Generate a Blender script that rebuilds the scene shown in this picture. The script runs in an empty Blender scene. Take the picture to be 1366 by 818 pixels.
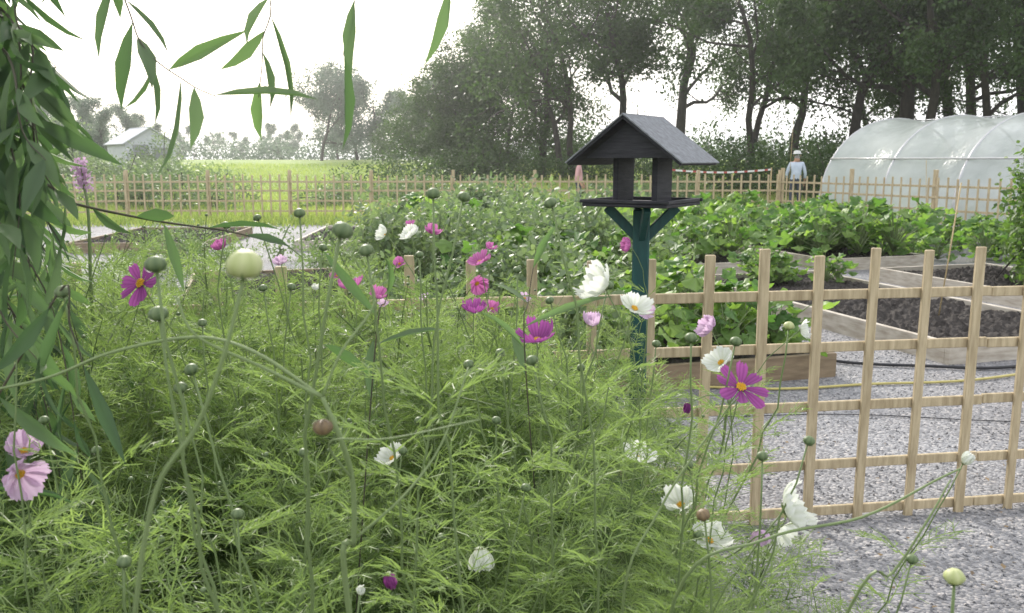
import bpy, math, random
import numpy as np
from mathutils import Vector, Matrix
random.seed(7); rng=np.random.default_rng(7)
scene=bpy.context.scene
scene.view_settings.view_transform='Standard'; scene.view_settings.look='None'; scene.view_settings.exposure=0
def U(a,b): return random.uniform(a,b)
def nrm(v):
    v=np.asarray(v,float); return v/(np.linalg.norm(v,axis=-1,keepdims=True)+1e-9)

# ---------------------------------------------------------------- camera
H=1.5; PITCH=math.radians(9.4); FPX=1183.0
cam=bpy.data.cameras.new("camera"); camo=bpy.data.objects.new("camera",cam); scene.collection.objects.link(camo)
camo.location=(0,0,H); camo.rotation_euler=(math.pi/2-PITCH,0,0)
cam.sensor_width=36; cam.lens=36*FPX/1366; cam.clip_start=0.03; cam.clip_end=2000
cam.dof.use_dof=True; cam.dof.focus_distance=2.0; cam.dof.aperture_fstop=13.0
scene.camera=camo
def P(px,py,d):
    """survey point: bearing/height read from the photo, d metres away"""
    a=(px-683)/FPX; b=(409-py)/FPX; c,s=math.cos(PITCH),math.sin(PITCH)
    return np.array([d*a, d*(c+b*s), H+d*(-s+b*c)])

# ---------------------------------------------------------------- materials
def newmat(name):
    m=bpy.data.materials.new(name); m.use_nodes=True; nt=m.node_tree; nt.nodes.clear()
    out=nt.nodes.new('ShaderNodeOutputMaterial'); return m,nt,out
def ramp(nt,fac,stops):
    r=nt.nodes.new('ShaderNodeValToRGB'); e=r.color_ramp.elements
    while len(e)<len(stops): e.new(0.5)
    for i,(p,c) in enumerate(stops): e[i].position=p; e[i].color=(*c,1)
    nt.links.new(fac,r.inputs[0]); return r.outputs[0]
def noise(nt,scale,detail=4,vec=None,rough=.55):
    n=nt.nodes.new('ShaderNodeTexNoise'); n.inputs['Scale'].default_value=scale; n.inputs['Detail'].default_value=detail
    n.inputs['Roughness'].default_value=rough
    if vec is not None: nt.links.new(vec,n.inputs['Vector'])
    return n.outputs['Fac']
def objco(nt,scale=None):
    t=nt.nodes.new('ShaderNodeTexCoord'); o=t.outputs['Object']
    if scale:
        m=nt.nodes.new('ShaderNodeMapping'); m.inputs['Scale'].default_value=scale; nt.links.new(o,m.inputs[0]); return m.outputs[0]
    return o
def leafmat(name,c1,c2,trans=.45,tcol=None,rough=.5,spec=.3):
    m,nt,out=newmat(name)
    at=nt.nodes.new('ShaderNodeAttribute'); at.attribute_name='var'
    col=ramp(nt,at.outputs['Fac'],[(0,c1),(1,c2)])
    p=nt.nodes.new('ShaderNodeBsdfPrincipled'); p.inputs['Roughness'].default_value=rough
    p.inputs['Specular IOR Level'].default_value=spec
    nt.links.new(col,p.inputs['Base Color'])
    t=nt.nodes.new('ShaderNodeBsdfTranslucent')
    k=nt.nodes.new('ShaderNodeMix'); k.data_type='RGBA'; k.blend_type='MULTIPLY'; k.inputs[0].default_value=1
    nt.links.new(col,k.inputs[6]); k.inputs[7].default_value=(*(tcol or (1.9,2.1,1.1)),1)
    nt.links.new(k.outputs[2],t.inputs['Color'])
    mx=nt.nodes.new('ShaderNodeMixShader'); mx.inputs[0].default_value=trans
    nt.links.new(p.outputs[0],mx.inputs[1]); nt.links.new(t.outputs[0],mx.inputs[2]); nt.links.new(mx.outputs[0],out.inputs[0])
    return m
def solid(name,c1,c2=None,rough=.7,scale=8,stretch=None,bump=.0,spec=.3,metal=0,det=5):
    m,nt,out=newmat(name); c2=c2 or tuple(x*.7 for x in c1)
    v=objco(nt,stretch); f=noise(nt,scale,det,v)
    p=nt.nodes.new('ShaderNodeBsdfPrincipled'); p.inputs['Roughness'].default_value=rough
    p.inputs['Specular IOR Level'].default_value=spec; p.inputs['Metallic'].default_value=metal
    nt.links.new(ramp(nt,f,[(.3,c2),(.7,c1)]),p.inputs['Base Color'])
    if bump:
        b=nt.nodes.new('ShaderNodeBump'); b.inputs['Strength'].default_value=bump; b.inputs['Distance'].default_value=.01
        nt.links.new(f,b.inputs['Height']); nt.links.new(b.outputs[0],p.inputs['Normal'])
    nt.links.new(p.outputs[0],out.inputs[0]); return m

M={}
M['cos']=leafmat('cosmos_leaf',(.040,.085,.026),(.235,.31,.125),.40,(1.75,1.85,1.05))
M['cstem']=leafmat('cosmos_stem',(.09,.14,.05),(.19,.245,.11),.12)
M['willow']=leafmat('willow_leaf',(.035,.065,.035),(.12,.17,.085),.38,(1.6,2.0,1.1),rough=.6,spec=.25)
M['wtwig']=solid('willow_bark',(.09,.08,.055),(.045,.045,.032),.8)
M['treeleaf']=leafmat('tree_leaf',(.018,.036,.014),(.072,.115,.038),.36,(1.7,2.0,1.0))
M['fartree']=leafmat('haze_tinted_leaf',(.08,.115,.09),(.15,.19,.15),.4,(1.5,1.6,1.3))  # aerial haze put into the leaf colour: paler and greyer for distance
M['bark']=solid('tree_bark',(.075,.064,.054),(.030,.026,.024),.9,6,(1,1,.3),.5)
M['hedge']=leafmat('hedge_leaf',(.020,.042,.016),(.06,.10,.035),.35)
M['laurel']=leafmat('laurel_leaf',(.045,.09,.025),(.13,.20,.05),.4)
M['courg']=leafmat('courgette_leaf',(.06,.14,.035),(.20,.30,.08),.45,(1.7,1.8,1.0))
M['bean']=leafmat('bean_leaf',(.075,.12,.06),(.19,.245,.135),.42,(1.7,1.8,1.1))
M['grass']=leafmat('grass_blade',(.14,.21,.05),(.33,.37,.13),.48,(1.5,1.6,1.0))
M['wood']=solid('trellis_wood',(.52,.43,.285),(.31,.245,.15),.75,16,(3,3,.4),.4)
M['board']=solid('bed_timber',(.52,.48,.42),(.30,.26,.21),.8,9,(.6,.6,3),.3)
M['boardd']=solid('bed_timber_brown',(.27,.21,.14),(.16,.12,.08),.8,9,(.6,.6,3),.3)
M['soil']=solid('soil',(.075,.067,.062),(.030,.027,.026),.95,22,None,1.0,.1,det=9)
M['bedsoil']=solid('flowerbed_soil',(.07,.055,.04),(.03,.024,.018),.95,18,None,.8,.1,det=9)
M['green']=solid('painted_post',(.018,.075,.072),(.012,.048,.050),.5,14,(4,4,1))
M['dark']=solid('stained_board',(.032,.031,.038),(.013,.013,.018),.6,14,(1,1,6),.3)
M['felt']=solid('roof_felt',(.22,.23,.25),(.13,.135,.145),.9,60,None,.5,det=8)
M['shed']=solid('shed_wall',(.55,.57,.60),(.48,.50,.53),.8,5)
M['shedroof']=solid('shed_roof',(.42,.44,.47),(.36,.38,.41),.8,5)
M['glass']=solid('window_dark',(.30,.31,.33),(.24,.25,.26),.2,3)
M['hoop']=solid('galvanised_tube',(.5,.5,.5),(.4,.4,.42),.35,10,metal=.6)
M['hose']=solid('yellow_hose',(.50,.44,.16),(.38,.33,.12),.5,10)
M['pipe']=solid('black_pipe',(.03,.03,.035),None,.5,10)
M['cane']=solid('bamboo',(.45,.36,.20),(.3,.22,.11),.6,10)
M['skin']=solid('skin',(.45,.27,.19),(.40,.22,.16),.6,8)
M['shirt']=solid('pale_shirt',(.50,.56,.66),(.40,.46,.56),.85,8)
M['hat']=solid('pale_hat',(.6,.6,.58),(.5,.5,.5),.85,8)
M['pinks']=solid('pink_top',(.55,.33,.34),(.45,.26,.28),.85,8)
M['trous']=solid('trousers',(.06,.07,.10),(.04,.05,.07),.9,8)
M['hair']=solid('grey_hair',(.28,.26,.25),(.18,.17,.16),.8,30)
M['tapeR']=solid('red_tape',(.45,.10,.09),None,.5); M['tapeW']=solid('white_tape',(.7,.7,.7),(.6,.6,.6),.5)
def petalmat(name,c1,c2,tr=.45):
    m,nt,out=newmat(name)
    at=nt.nodes.new('ShaderNodeAttribute'); at.attribute_name='var'
    col=ramp(nt,at.outputs['Fac'],[(0,c1),(1,c2)])
    p=nt.nodes.new('ShaderNodeBsdfPrincipled'); p.inputs['Roughness'].default_value=.6; p.inputs['Specular IOR Level'].default_value=.2
    t=nt.nodes.new('ShaderNodeBsdfTranslucent'); mx=nt.nodes.new('ShaderNodeMixShader'); mx.inputs[0].default_value=tr
    nt.links.new(col,p.inputs['Base Color']); nt.links.new(col,t.inputs['Color'])
    nt.links.new(p.outputs[0],mx.inputs[1]); nt.links.new(t.outputs[0],mx.inputs[2]); nt.links.new(mx.outputs[0],out.inputs[0]); return m
M['pW']=petalmat('petal_white',(.56,.60,.47),(.76,.77,.75))
M['pP']=petalmat('petal_palepink',(.48,.32,.46),(.64,.48,.64))
M['pM']=petalmat('petal_magenta',(.18,.03,.16),(.35,.09,.32))
M['pK']=petalmat('petal_pink',(.35,.06,.23),(.50,.18,.40))
M['pD']=petalmat('petal_dark',(.13,.02,.10),(.22,.05,.22))
M['yel']=solid('stamen_yellow',(.75,.45,.03),(.5,.25,.02),.7,300)
M['budY']=leafmat('bud_pale',(.33,.38,.14),(.54,.56,.32),.2,(1,1,.8))
M['budG']=leafmat('bud_green',(.06,.10,.045),(.18,.23,.11),.15,(1,1,.8))
M['budB']=leafmat('bud_brown',(.10,.07,.045),(.24,.17,.09),.1,(1,1,.8))

def gravelmat():
    m,nt,out=newmat('gravel'); co=objco(nt)
    v=nt.nodes.new('ShaderNodeTexVoronoi'); v.inputs['Scale'].default_value=70; nt.links.new(co,v.inputs['Vector'])
    sep=nt.nodes.new('ShaderNodeSeparateColor'); nt.links.new(v.outputs['Color'],sep.inputs[0])
    c=ramp(nt,sep.outputs[0],[(0,(.12,.122,.13)),(.5,(.21,.212,.225)),(.85,(.29,.29,.30)),(1,(.40,.38,.37))])
    big=noise(nt,.7,5,co); sh=ramp(nt,big,[(.3,(.72,.69,.68)),(.7,(1.08,1.08,1.09))])
    k=nt.nodes.new('ShaderNodeMix'); k.data_type='RGBA'; k.blend_type='MULTIPLY'; k.inputs[0].default_value=1
    nt.links.new(c,k.inputs[6]); nt.links.new(sh,k.inputs[7])
    p=nt.nodes.new('ShaderNodeBsdfPrincipled'); p.inputs['Roughness'].default_value=.85
    nt.links.new(k.outputs[2],p.inputs['Base Color'])
    b=nt.nodes.new('ShaderNodeBump'); b.inputs['Strength'].default_value=.9; b.inputs['Distance'].default_value=.010; b.invert=True
    nt.links.new(v.outputs['Distance'],b.inputs['Height']); nt.links.new(b.outputs[0],p.inputs['Normal'])
    nt.links.new(p.outputs[0],out.inputs[0]); return m
M['gravel']=gravelmat()
def groundmat():
    m,nt,out=newmat('grass_ground'); co=objco(nt)
    a=noise(nt,.25,6,co); b=noise(nt,9,6,co)
    ca=ramp(nt,a,[(.3,(.16,.23,.06)),(.55,(.22,.29,.09)),(.8,(.28,.30,.14))]); cb=ramp(nt,b,[(.3,(.65,.65,.65)),(.7,(1.25,1.25,1.2))])
    k=nt.nodes.new('ShaderNodeMix'); k.data_type='RGBA'; k.blend_type='MULTIPLY'; k.inputs[0].default_value=1
    nt.links.new(ca,k.inputs[6]); nt.links.new(cb,k.inputs[7])
    p=nt.nodes.new('ShaderNodeBsdfPrincipled'); p.inputs['Roughness'].default_value=.95; p.inputs['Specular IOR Level'].default_value=.1
    nt.links.new(k.outputs[2],p.inputs['Base Color']); nt.links.new(p.outputs[0],out.inputs[0]); return m
M['ground']=groundmat()
def polymat():
    m,nt,out=newmat('polythene'); co=objco(nt)
    f=noise(nt,1.2,5,co); c=ramp(nt,f,[(.3,(.56,.60,.60)),(.7,(.76,.79,.80))])
    p=nt.nodes.new('ShaderNodeBsdfPrincipled'); p.inputs['Roughness'].default_value=.22; nt.links.new(c,p.inputs['Base Color'])
    t=nt.nodes.new('ShaderNodeBsdfTranslucent'); nt.links.new(c,t.inputs[0])
    mx=nt.nodes.new('ShaderNodeMixShader'); mx.inputs[0].default_value=.5
    nt.links.new(p.outputs[0],mx.inputs[1]); nt.links.new(t.outputs[0],mx.inputs[2])
    tr=nt.nodes.new('ShaderNodeBsdfTransparent'); mx2=nt.nodes.new('ShaderNodeMixShader'); mx2.inputs[0].default_value=.28
    nt.links.new(mx.outputs[0],mx2.inputs[1]); nt.links.new(tr.outputs[0],mx2.inputs[2])
    b=nt.nodes.new('ShaderNodeBump'); b.inputs['Strength'].default_value=.7; b.inputs['Distance'].default_value=.15
    nt.links.new(f,b.inputs['Height']); nt.links.new(b.outputs[0],p.inputs['Normal'])
    nt.links.new(mx2.outputs[0],out.inputs[0]); return m
M['poly']=polymat()

# ---------------------------------------------------------------- mesh builder
class MB:
    def __init__(s): s.v=[];s.var=[];s.q=[];s.qm=[];s.t=[];s.tm=[];s.n=0
    def add(s,V,Q=None,T=None,mat=0,var=.5):
        V=np.asarray(V,float).reshape(-1,3); s.v.append(V)
        va=np.full(len(V),var,float) if np.isscalar(var) else np.asarray(var,float); s.var.append(va)
        if Q is not None and len(Q): Q=np.asarray(Q,int)+s.n; s.q.append(Q); s.qm.append(np.full(len(Q),mat,int))
        if T is not None and len(T): T=np.asarray(T,int)+s.n; s.t.append(T); s.tm.append(np.full(len(T),mat,int))
        s.n+=len(V)
    def mesh(s,name,mats,smooth=True):
        me=bpy.data.meshes.new(name); V=np.concatenate(s.v); va=np.concatenate(s.var)
        q=np.concatenate(s.q) if s.q else np.zeros((0,4),int); t=np.concatenate(s.t) if s.t else np.zeros((0,3),int)
        qm=np.concatenate(s.qm) if s.q else np.zeros(0,int); tm=np.concatenate(s.tm) if s.t else np.zeros(0,int)
        me.vertices.add(len(V)); me.vertices.foreach_set('co',V.ravel().astype(np.float32))
        loops=np.concatenate([q.ravel(),t.ravel()]).astype(np.int32)
        me.loops.add(len(loops)); me.loops.foreach_set('vertex_index',loops)
        st=np.concatenate([np.arange(len(q))*4,len(q)*4+np.arange(len(t))*3]).astype(np.int32)
        me.polygons.add(len(st)); me.polygons.foreach_set('loop_start',st)
        for m in mats: me.materials.append(M[m])
        me.polygons.foreach_set('material_index',np.concatenate([qm,tm]).astype(np.int32))
        me.polygons.foreach_set('use_smooth',np.full(len(st),smooth,bool))
        me.update(calc_edges=True); me.validate()
        a=me.attributes.new('var','FLOAT','POINT'); a.data.foreach_set('value',va.astype(np.float32))
        return me
    def obj(s,name,mats,smooth=True,parent=None):
        return link(name,s.mesh(name,mats,smooth),parent)
def link(name,me,parent=None,mat=None):
    o=bpy.data.objects.new(name,me); scene.collection.objects.link(o)
    if parent is not None: o.parent=parent
    if mat is not None: o.matrix_world=mat
    return o
def empty(name,loc=(0,0,0),rz=0):
    o=bpy.data.objects.new(name,None); o.location=loc; o.rotation_euler=(0,0,rz); scene.collection.objects.link(o); return o
def tube(mb,pts,rad,sides=5,mat=0,var=.5,cap=True):
    pts=np.asarray(pts,float); n=len(pts); rad=np.full(n,rad) if np.isscalar(rad) else np.asarray(rad)
    tg=nrm(np.gradient(pts,axis=0)); ref=np.array([0.31,0.22,.92]) if abs(tg[0][2])<.8 else np.array([1.,.1,0])
    a=nrm(np.cross(tg,ref)); b=np.cross(tg,a)
    th=np.arange(sides)/sides*2*math.pi
    V=pts[:,None,:]+rad[:,None,None]*(np.cos(th)[None,:,None]*a[:,None,:]+np.sin(th)[None,:,None]*b[:,None,:])
    Q=[]
    for i in range(n-1):
        for j in range(sides):
            k=(j+1)%sides; Q.append((i*sides+j,i*sides+k,(i+1)*sides+k,(i+1)*sides+j))
    V=V.reshape(-1,3); T=[]
    if cap:
        V=np.vstack([V,pts[0],pts[-1]]); c0=len(V)-2; c1=c0+1
        for j in range(sides):
            k=(j+1)%sides; T.append((c0,k,j)); T.append((c1,(n-1)*sides+j,(n-1)*sides+k))
    mb.add(V,Q,T,mat,var)
def box(mb,c,s,mat=0,R=None,bev=.0,var=.5):
    x,y,z=np.array(s)/2; b=min(bev,x,y,z)
    if b<=0:
        V=np.array([(i*x,j*y,k*z) for k in(-1,1) for j in(-1,1) for i in(-1,1)],float)
        Q=[(0,2,3,1),(4,5,7,6),(0,1,5,4),(2,6,7,3),(0,4,6,2),(1,3,7,5)]; T=[]
    else:
        V=[];idx={}
        for i in(-1,1):
            for j in(-1,1):
                for k in(-1,1):
                    for ax in range(3):
                        p=[i*x,j*y,k*z]
                        for o in range(3):
                            if o!=ax: p[o]-= (i,j,k)[o]*b
                        idx[(i,j,k,ax)]=len(V); V.append(p)
        Q=[];T=[]
        for ax in range(3):
            o1,o2=[a for a in range(3) if a!=ax]
            for s_ in(-1,1):
                f=[]
                for (a,c_) in((-1,-1),(1,-1),(1,1),(-1,1)):
                    k=[0,0,0];k[ax]=s_;k[o1]=a;k[o2]=c_; f.append(idx[(*k,ax)])
                Q.append(f)
        for ax in range(3):
            o1,o2=[a for a in range(3) if a!=ax]
            for a in(-1,1):
                for c_ in(-1,1):
                    k0=[0,0,0];k0[ax]=-1;k0[o1]=a;k0[o2]=c_; k1=list(k0);k1[ax]=1
                    Q.append((idx[(*k0,o1)],idx[(*k1,o1)],idx[(*k1,o2)],idx[(*k0,o2)]))
        for i in(-1,1):
            for j in(-1,1):
                for k in(-1,1): T.append([idx[(i,j,k,a)] for a in range(3)])
        V=np.array(V,float)
    if R is not None: V=V@np.array(R).T
    mb.add(V+np.array(c),Q,T,mat,var)
def rotz(a): c,s=math.cos(a),math.sin(a); return np.array([[c,-s,0],[s,c,0],[0,0,1.]])
def rot_axis(ax,a): return np.array(Matrix.Rotation(a,3,Vector(ax)))
def randdirs(n): return nrm(rng.normal(size=(n,3)))
LANCE=(np.array([(0,0,0),(-.3,.22,.02),(0,.25,-.02),(.3,.22,.02),(-.5,.5,.01),(0,.5,-.04),(.5,.5,.01),(-.3,.78,-.05),(0,.78,-.09),(.3,.78,-.05),(0,1,-.16)]),
       np.array([(1,2,5,4),(2,3,6,5),(4,5,8,7),(5,6,9,8)]),np.array([(0,2,1),(0,3,2),(7,8,10),(8,9,10)]))
DIAM=(np.array([(0,0,0),(.5,.45,.05),(0,1,-.05),(-.5,.45,.05)]),np.array([(0,1,2,3)]),None)
def scatter(mb,tmpl,pos,d,up,L,Wd,mat=0,var=.5):
    V,Q,T=tmpl; n=len(pos); d=nrm(d); s=nrm(np.cross(d,up)); u=np.cross(s,d)
    L=np.broadcast_to(L,(n,)); Wd=np.broadcast_to(Wd,(n,)); var=np.broadcast_to(var,(n,))
    W=pos[:,None,:]+ (V[None,:,0:1]*Wd[:,None,None])*s[:,None,:]+(V[None,:,1:2]*L[:,None,None])*d[:,None,:]+(V[None,:,2:3]*L[:,None,None])*u[:,None,:]
    k=len(V); off=(np.arange(n)*k)[:,None,None]
    q=(Q[None]+off).reshape(-1,4) if Q is not None else None; t=(T[None]+off).reshape(-1,3) if T is not None else None
    mb.add(W.reshape(-1,3),q,t,mat,np.repeat(var,k))
def bez(p0,p1,p2,p3,n=12):
    t=np.linspace(0,1,n)[:,None]; p0,p1,p2,p3=map(np.asarray,(p0,p1,p2,p3))
    return (1-t)**3*p0+3*(1-t)**2*t*p1+3*(1-t)*t*t*p2+t**3*p3
def catmull(pts,n=6):
    pts=np.asarray(pts,float); P_=np.vstack([2*pts[0]-pts[1],pts,2*pts[-1]-pts[-2]]); out=[]
    for i in range(1,len(P_)-2):
        for t in np.linspace(0,1,n,endpoint=False):
            a,b,c,d=P_[i-1:i+3]; out.append(.5*(2*b+(c-a)*t+(2*a-5*b+4*c-d)*t*t+(3*b-a-3*c+d)*t**3))
    out.append(pts[-1]); return np.array(out)

# ---------------------------------------------------------------- ground
def sheet(name,x0,x1,y0,y1,z,mat,nx=1,ny=1,fn=None):
    xs=np.linspace(x0,x1,nx+1); ys=np.linspace(y0,y1,ny+1); X,Y=np.meshgrid(xs,ys)
    Z=np.full_like(X,z) if fn is None else fn(X,Y)
    V=np.stack([X,Y,Z],-1).reshape(-1,3); Q=[(j*(nx+1)+i,j*(nx+1)+i+1,(j+1)*(nx+1)+i+1,(j+1)*(nx+1)+i) for j in range(ny) for i in range(nx)]
    mb=MB(); mb.add(V,Q); return mb.obj(name,[mat])
def hz(X,Y):
    r=np.clip((Y-27)/60,0,1); return .0+1.5*r*r*(3-2*r)+.5*np.exp(-((X-1)**2/30+(Y-36)**2/20))
sheet('ground',-500,500,-30,900,0,'ground',200,186,hz)
sheet('gravel_ground',-14,14,-3,21.2,.012,'gravel')
sheet('flowerbed_soil_ground',-3.2,.62,.2,3.2,.02,'bedsoil')
n=16000; mb=MB()
yy=2.0+6.5*rng.random(n)**1.3; xx=rng.uniform(-.2,5.4,n)
OC=np.array([(1,0,0),(0,1,0),(-1,0,0),(0,-1,0),(0,0,.8),(0,0,-.5)],float)
OT=np.array([(0,1,4),(1,2,4),(2,3,4),(3,0,4),(1,0,5),(2,1,5),(3,2,5),(0,3,5)])
sz=rng.uniform(.004,.009,n); a=rng.uniform(0,6.28,n); sc=rng.uniform(.6,1.3,(n,1,3))
V=OC[None]*sc+rng.normal(0,.15,(n,6,3)); V=V*sz[:,None,None]
c,s=np.cos(a)[:,None],np.sin(a)[:,None]; Vx=V[:,:,0]*c-V[:,:,1]*s; Vy=V[:,:,0]*s+V[:,:,1]*c
V=np.stack([Vx+xx[:,None],Vy+yy[:,None],V[:,:,2]+.014],-1)
mb.add(V.reshape(-1,3),None,(OT[None]+(np.arange(n)*6)[:,None,None]).reshape(-1,3))
mb.obj('gravel_stones',['gravel'],False)
mb=MB(); n=260; pos=np.stack([.6+2.2*rng.random(n)**1.4,rng.uniform(1.9,4.6,n),np.full(n,.03)],-1); d=randdirs(n); d[:,2]*=.15
scatter(mb,DIAM,pos,d,np.tile([0,0,1.],(n,1))+.3*randdirs(n),rng.uniform(.012,.035,n),rng.uniform(.008,.022,n),0,rng.random(n))
mb.obj('fallen_leaves',['budB'])

# ---------------------------------------------------------------- trellis fences
def trellis(name,p0,p1,h=1.13,sp=.2225,rails=(.045,.25,.498,.748,.964),bw=.040,bt=.018,posts=2.0,posth=None,seed=1):
    r=random.Random(seed); p0=np.array(p0,float);p1=np.array(p1,float); L=np.linalg.norm(p1-p0); u=(p1-p0)/L; ang=math.atan2(u[1],u[0]); R=rotz(ang); nrmv=np.array([u[1],-u[0],0])
    root=empty(name,(p0[0],p0[1],0)); 
    def w(t,off,z): return np.array([u[0]*t,u[1]*t,0])+nrmv*off+np.array([0,0,z])
    mv=MB()
    k=int(L/sp)
    for i in range(k+1):
        t=i*sp; tilt=r.uniform(-.012,.012); hh=h+r.uniform(-.03,.015)
        box(mv,w(t,bt/2+.001,hh/2+.01),(bw*r.uniform(.88,1.06),bt,hh),0,R@rot_axis((0,1,0),tilt),.003)
    mv.obj('upright_battens',['wood'],False,root)
    mr=MB()
    for z in rails:
        nseg=max(1,int(L/1.8)); 
        for i in range(nseg):
            a=L*i/nseg;b=L*(i+1)/nseg; box(mr,w((a+b)/2,-bt/2-.001,z+r.uniform(-.006,.006)),(b-a-.003,bt,bw),0,R@rot_axis((0,1,0),r.uniform(-.003,.003)),.003)
    mr.obj('rails',['wood'],False,root)
    if posts:
        mp=MB(); m_=max(1,round(L/posts))
        for i in range(m_+1):
            t=L*i/m_; hh=(posth or h+.08); box(mp,w(t,-bt-.042,hh/2),(.075,.075,hh),0,R,.006)
        mp.obj('posts',['wood'],False,root)
    return root
d0=nrm(np.array([1.36,.21,0])); F0=np.array([.765,3.44,0])
trellis('trellis_fence',(F0-d0*.232*12)[:2],(F0+d0*.232*14)[:2],sp=.232,posts=0)
trellis('trellis_fence',(-13.5,20.0),(-9.5,22.0),bw=.045,seed=2)
trellis('trellis_fence',(-9.5,22.0),(6.6,22.0),bw=.045,seed=3,posth=1.25)
trellis('trellis_fence',(6.6,22.0),(9.5,16.2),bw=.045,seed=4,posth=1.3)

# ---------------------------------------------------------------- raised beds
def bed(name,corner,ang,wid,ln,h=.18,mat='board',soil=True):
    root=empty(name,(corner[0],corner[1],0),ang); mb=MB(); t=.045
    box(mb,(wid/2,t/2,h/2),(wid,t,h),0,None,.004); box(mb,(wid/2,ln-t/2,h/2),(wid,t,h),0,None,.004)
    box(mb,(t/2,ln/2,h/2-.001),(t,ln-2*t-.002,h),0,None,.004); box(mb,(wid-t/2,ln/2,h/2-.001),(t,ln-2*t-.002,h),0,None,.004)
    mb.obj('timber_edging',[mat],False,root)
    nx,ny=50,int(50*ln/wid); xs=np.linspace(t,wid-t,nx+1);ys=np.linspace(t,ln-t,ny+1);X,Y=np.meshgrid(xs,ys)
    Z=h-.05+.016*rng.normal(size=X.shape)+.02*np.sin(Y*9+np.sin(X*3))
    V=np.stack([X,Y,Z],-1).reshape(-1,3);Q=[(j*(nx+1)+i,j*(nx+1)+i+1,(j+1)*(nx+1)+i+1,(j+1)*(nx+1)+i) for j in range(ny) for i in range(nx)]
    m2=MB(); m2.add(V,Q); m2.obj('soil',['soil'],False,root)
    return root
BA=math.atan2(.29,.957)
ux=np.array([.957,.29]); vy=np.array([-.29,.957])
A1=np.array([3.2,6.35]); A3=np.array([2.25,6.0])-1.7*ux
bed('raised_bed',A1,BA,1.7,4.0); bed('raised_bed',A1+2.6*ux,BA,1.7,4.0)
bed('raised_bed',A3,BA,1.7,4.0,mat='boardd')
C1=A1+vy*5.0; bed('raised_bed',C1-ux*2.4,BA,1.7,4.2); bed('raised_bed',C1+ux*0.1,BA,1.7,4.2); bed('raised_bed',C1+ux*2.6,BA,1.7,4.2)
bed('raised_bed',(-3.6,14.6),.05,2.2,3.4); bed('raised_bed',(-7.2,14.2),.05,2.2,3.4,mat='boardd'); bed('raised_bed',A3-2.8*ux+vy*1.5,BA,1.8,4.5,mat='boardd')
mb=MB(); pts=catmull([(.9,5.75,.025),(1.7,5.62,.025),(2.4,5.75,.025),(3.1,5.85,.025),(4.2,6.25,.025),(5.6,6.2,.025)]); tube(mb,pts,.009,6); mb.obj('yellow_garden_hose',['hose'])
mb=MB(); pts=catmull([(2.2,6.6,.03),(2.5,6.35,.03),(3.0,6.25,.03),(3.5,6.2,.03),(4.4,6.55,.03),(5.6,6.9,.03)]); tube(mb,pts,.012,6); mb.obj('black_water_pipe',['pipe'])
mb=MB(); pts=catmull([(1.2,5.0,.02),(2.0,5.05,.02),(3.0,4.9,.02),(4.1,5.05,.02)]); tube(mb,pts,.003,5); mb.obj('garden_string',['pipe'])
def cane(x,y,h,lean=.05):
    mb=MB(); tube(mb,[(0,0,0),(lean*.5,0,h*.5),(lean,.01,h)],.006,6); mb.obj('bamboo_cane',['cane']).location=(x,y,0)
cane(3.85,7.9,1.3,.12); cane(7.6,24.6,2.6,.05); cane(9.0,19.3,1.5,-.1)

# ---------------------------------------------------------------- bird table
bt=empty('bird_table',(.452,3.1,0),math.radians(-32))
mb=MB()
box(mb,(0,0,.665),(.058,.058,1.33),0,rotz(math.radians(22)),.005)
for a in (math.radians(32),math.radians(122),math.radians(212),math.radians(302)):
    R=rotz(a)@rot_axis((0,1,0),math.radians(45)); c=rotz(a)@np.array([.068,0,1.285]); box(mb,c,(.034,.024,.15),0,R,.003)
mb.obj('post_and_braces',['green'],False,bt)
mb=MB(); box(mb,(0,0,1.349),(.31,.31,.012),0,None,.003)
for sx,sy,lx,ly in((0,.152,.325,.012),(0,-.152,.325,.012),(.152,0,.012,.288),(-.152,0,.012,.288)): box(mb,(sx,sy,1.361),(lx,ly,.012),0,None,.002)
mb.obj('platform',['dark'],False,bt)
mb=MB()
for s_ in(-1,1):
    box(mb,(s_*.072,0,1.455),(.020,.135,.196),0,None,.003)
mb.obj('side_panels',['dark'],False,bt)
mb=MB(); hw,rise,ln=.2,.150,.34; ze=1.484
for s_ in(-1,1):
    a=math.atan2(rise,hw); L=math.hypot(hw,rise)+.012; R=rot_axis((0,1,0),s_*a)
    box(mb,(s_*(hw/2),0,ze+rise/2+.004),(L,ln,.010),0,R,.002)
for y in(-.13,.13):
    V=np.array([(-.155,y-.006,ze+.022),(.155,y-.006,ze+.022),(0,y-.006,ze+.136),(-.155,y+.006,ze+.022),(.155,y+.006,ze+.022),(0,y+.006,ze+.136)])
    mb.add(V,[(0,1,4,3),(1,2,5,4),(2,0,3,5)],[(0,2,1),(3,4,5)])
mb.obj('roof_boards',['dark'],False,bt)
mb=MB()
for s_ in(-1,1):
    R=rot_axis((0,1,0),s_*a); nv=R@np.array([0,0,1.]); box(mb,np.array((s_*(hw/2),0,ze+rise/2+.004))+nv*.0075,(L+.006,ln+.008,.005),0,R,.001)
mb.obj('roof_felt',['felt'],False,bt)

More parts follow.
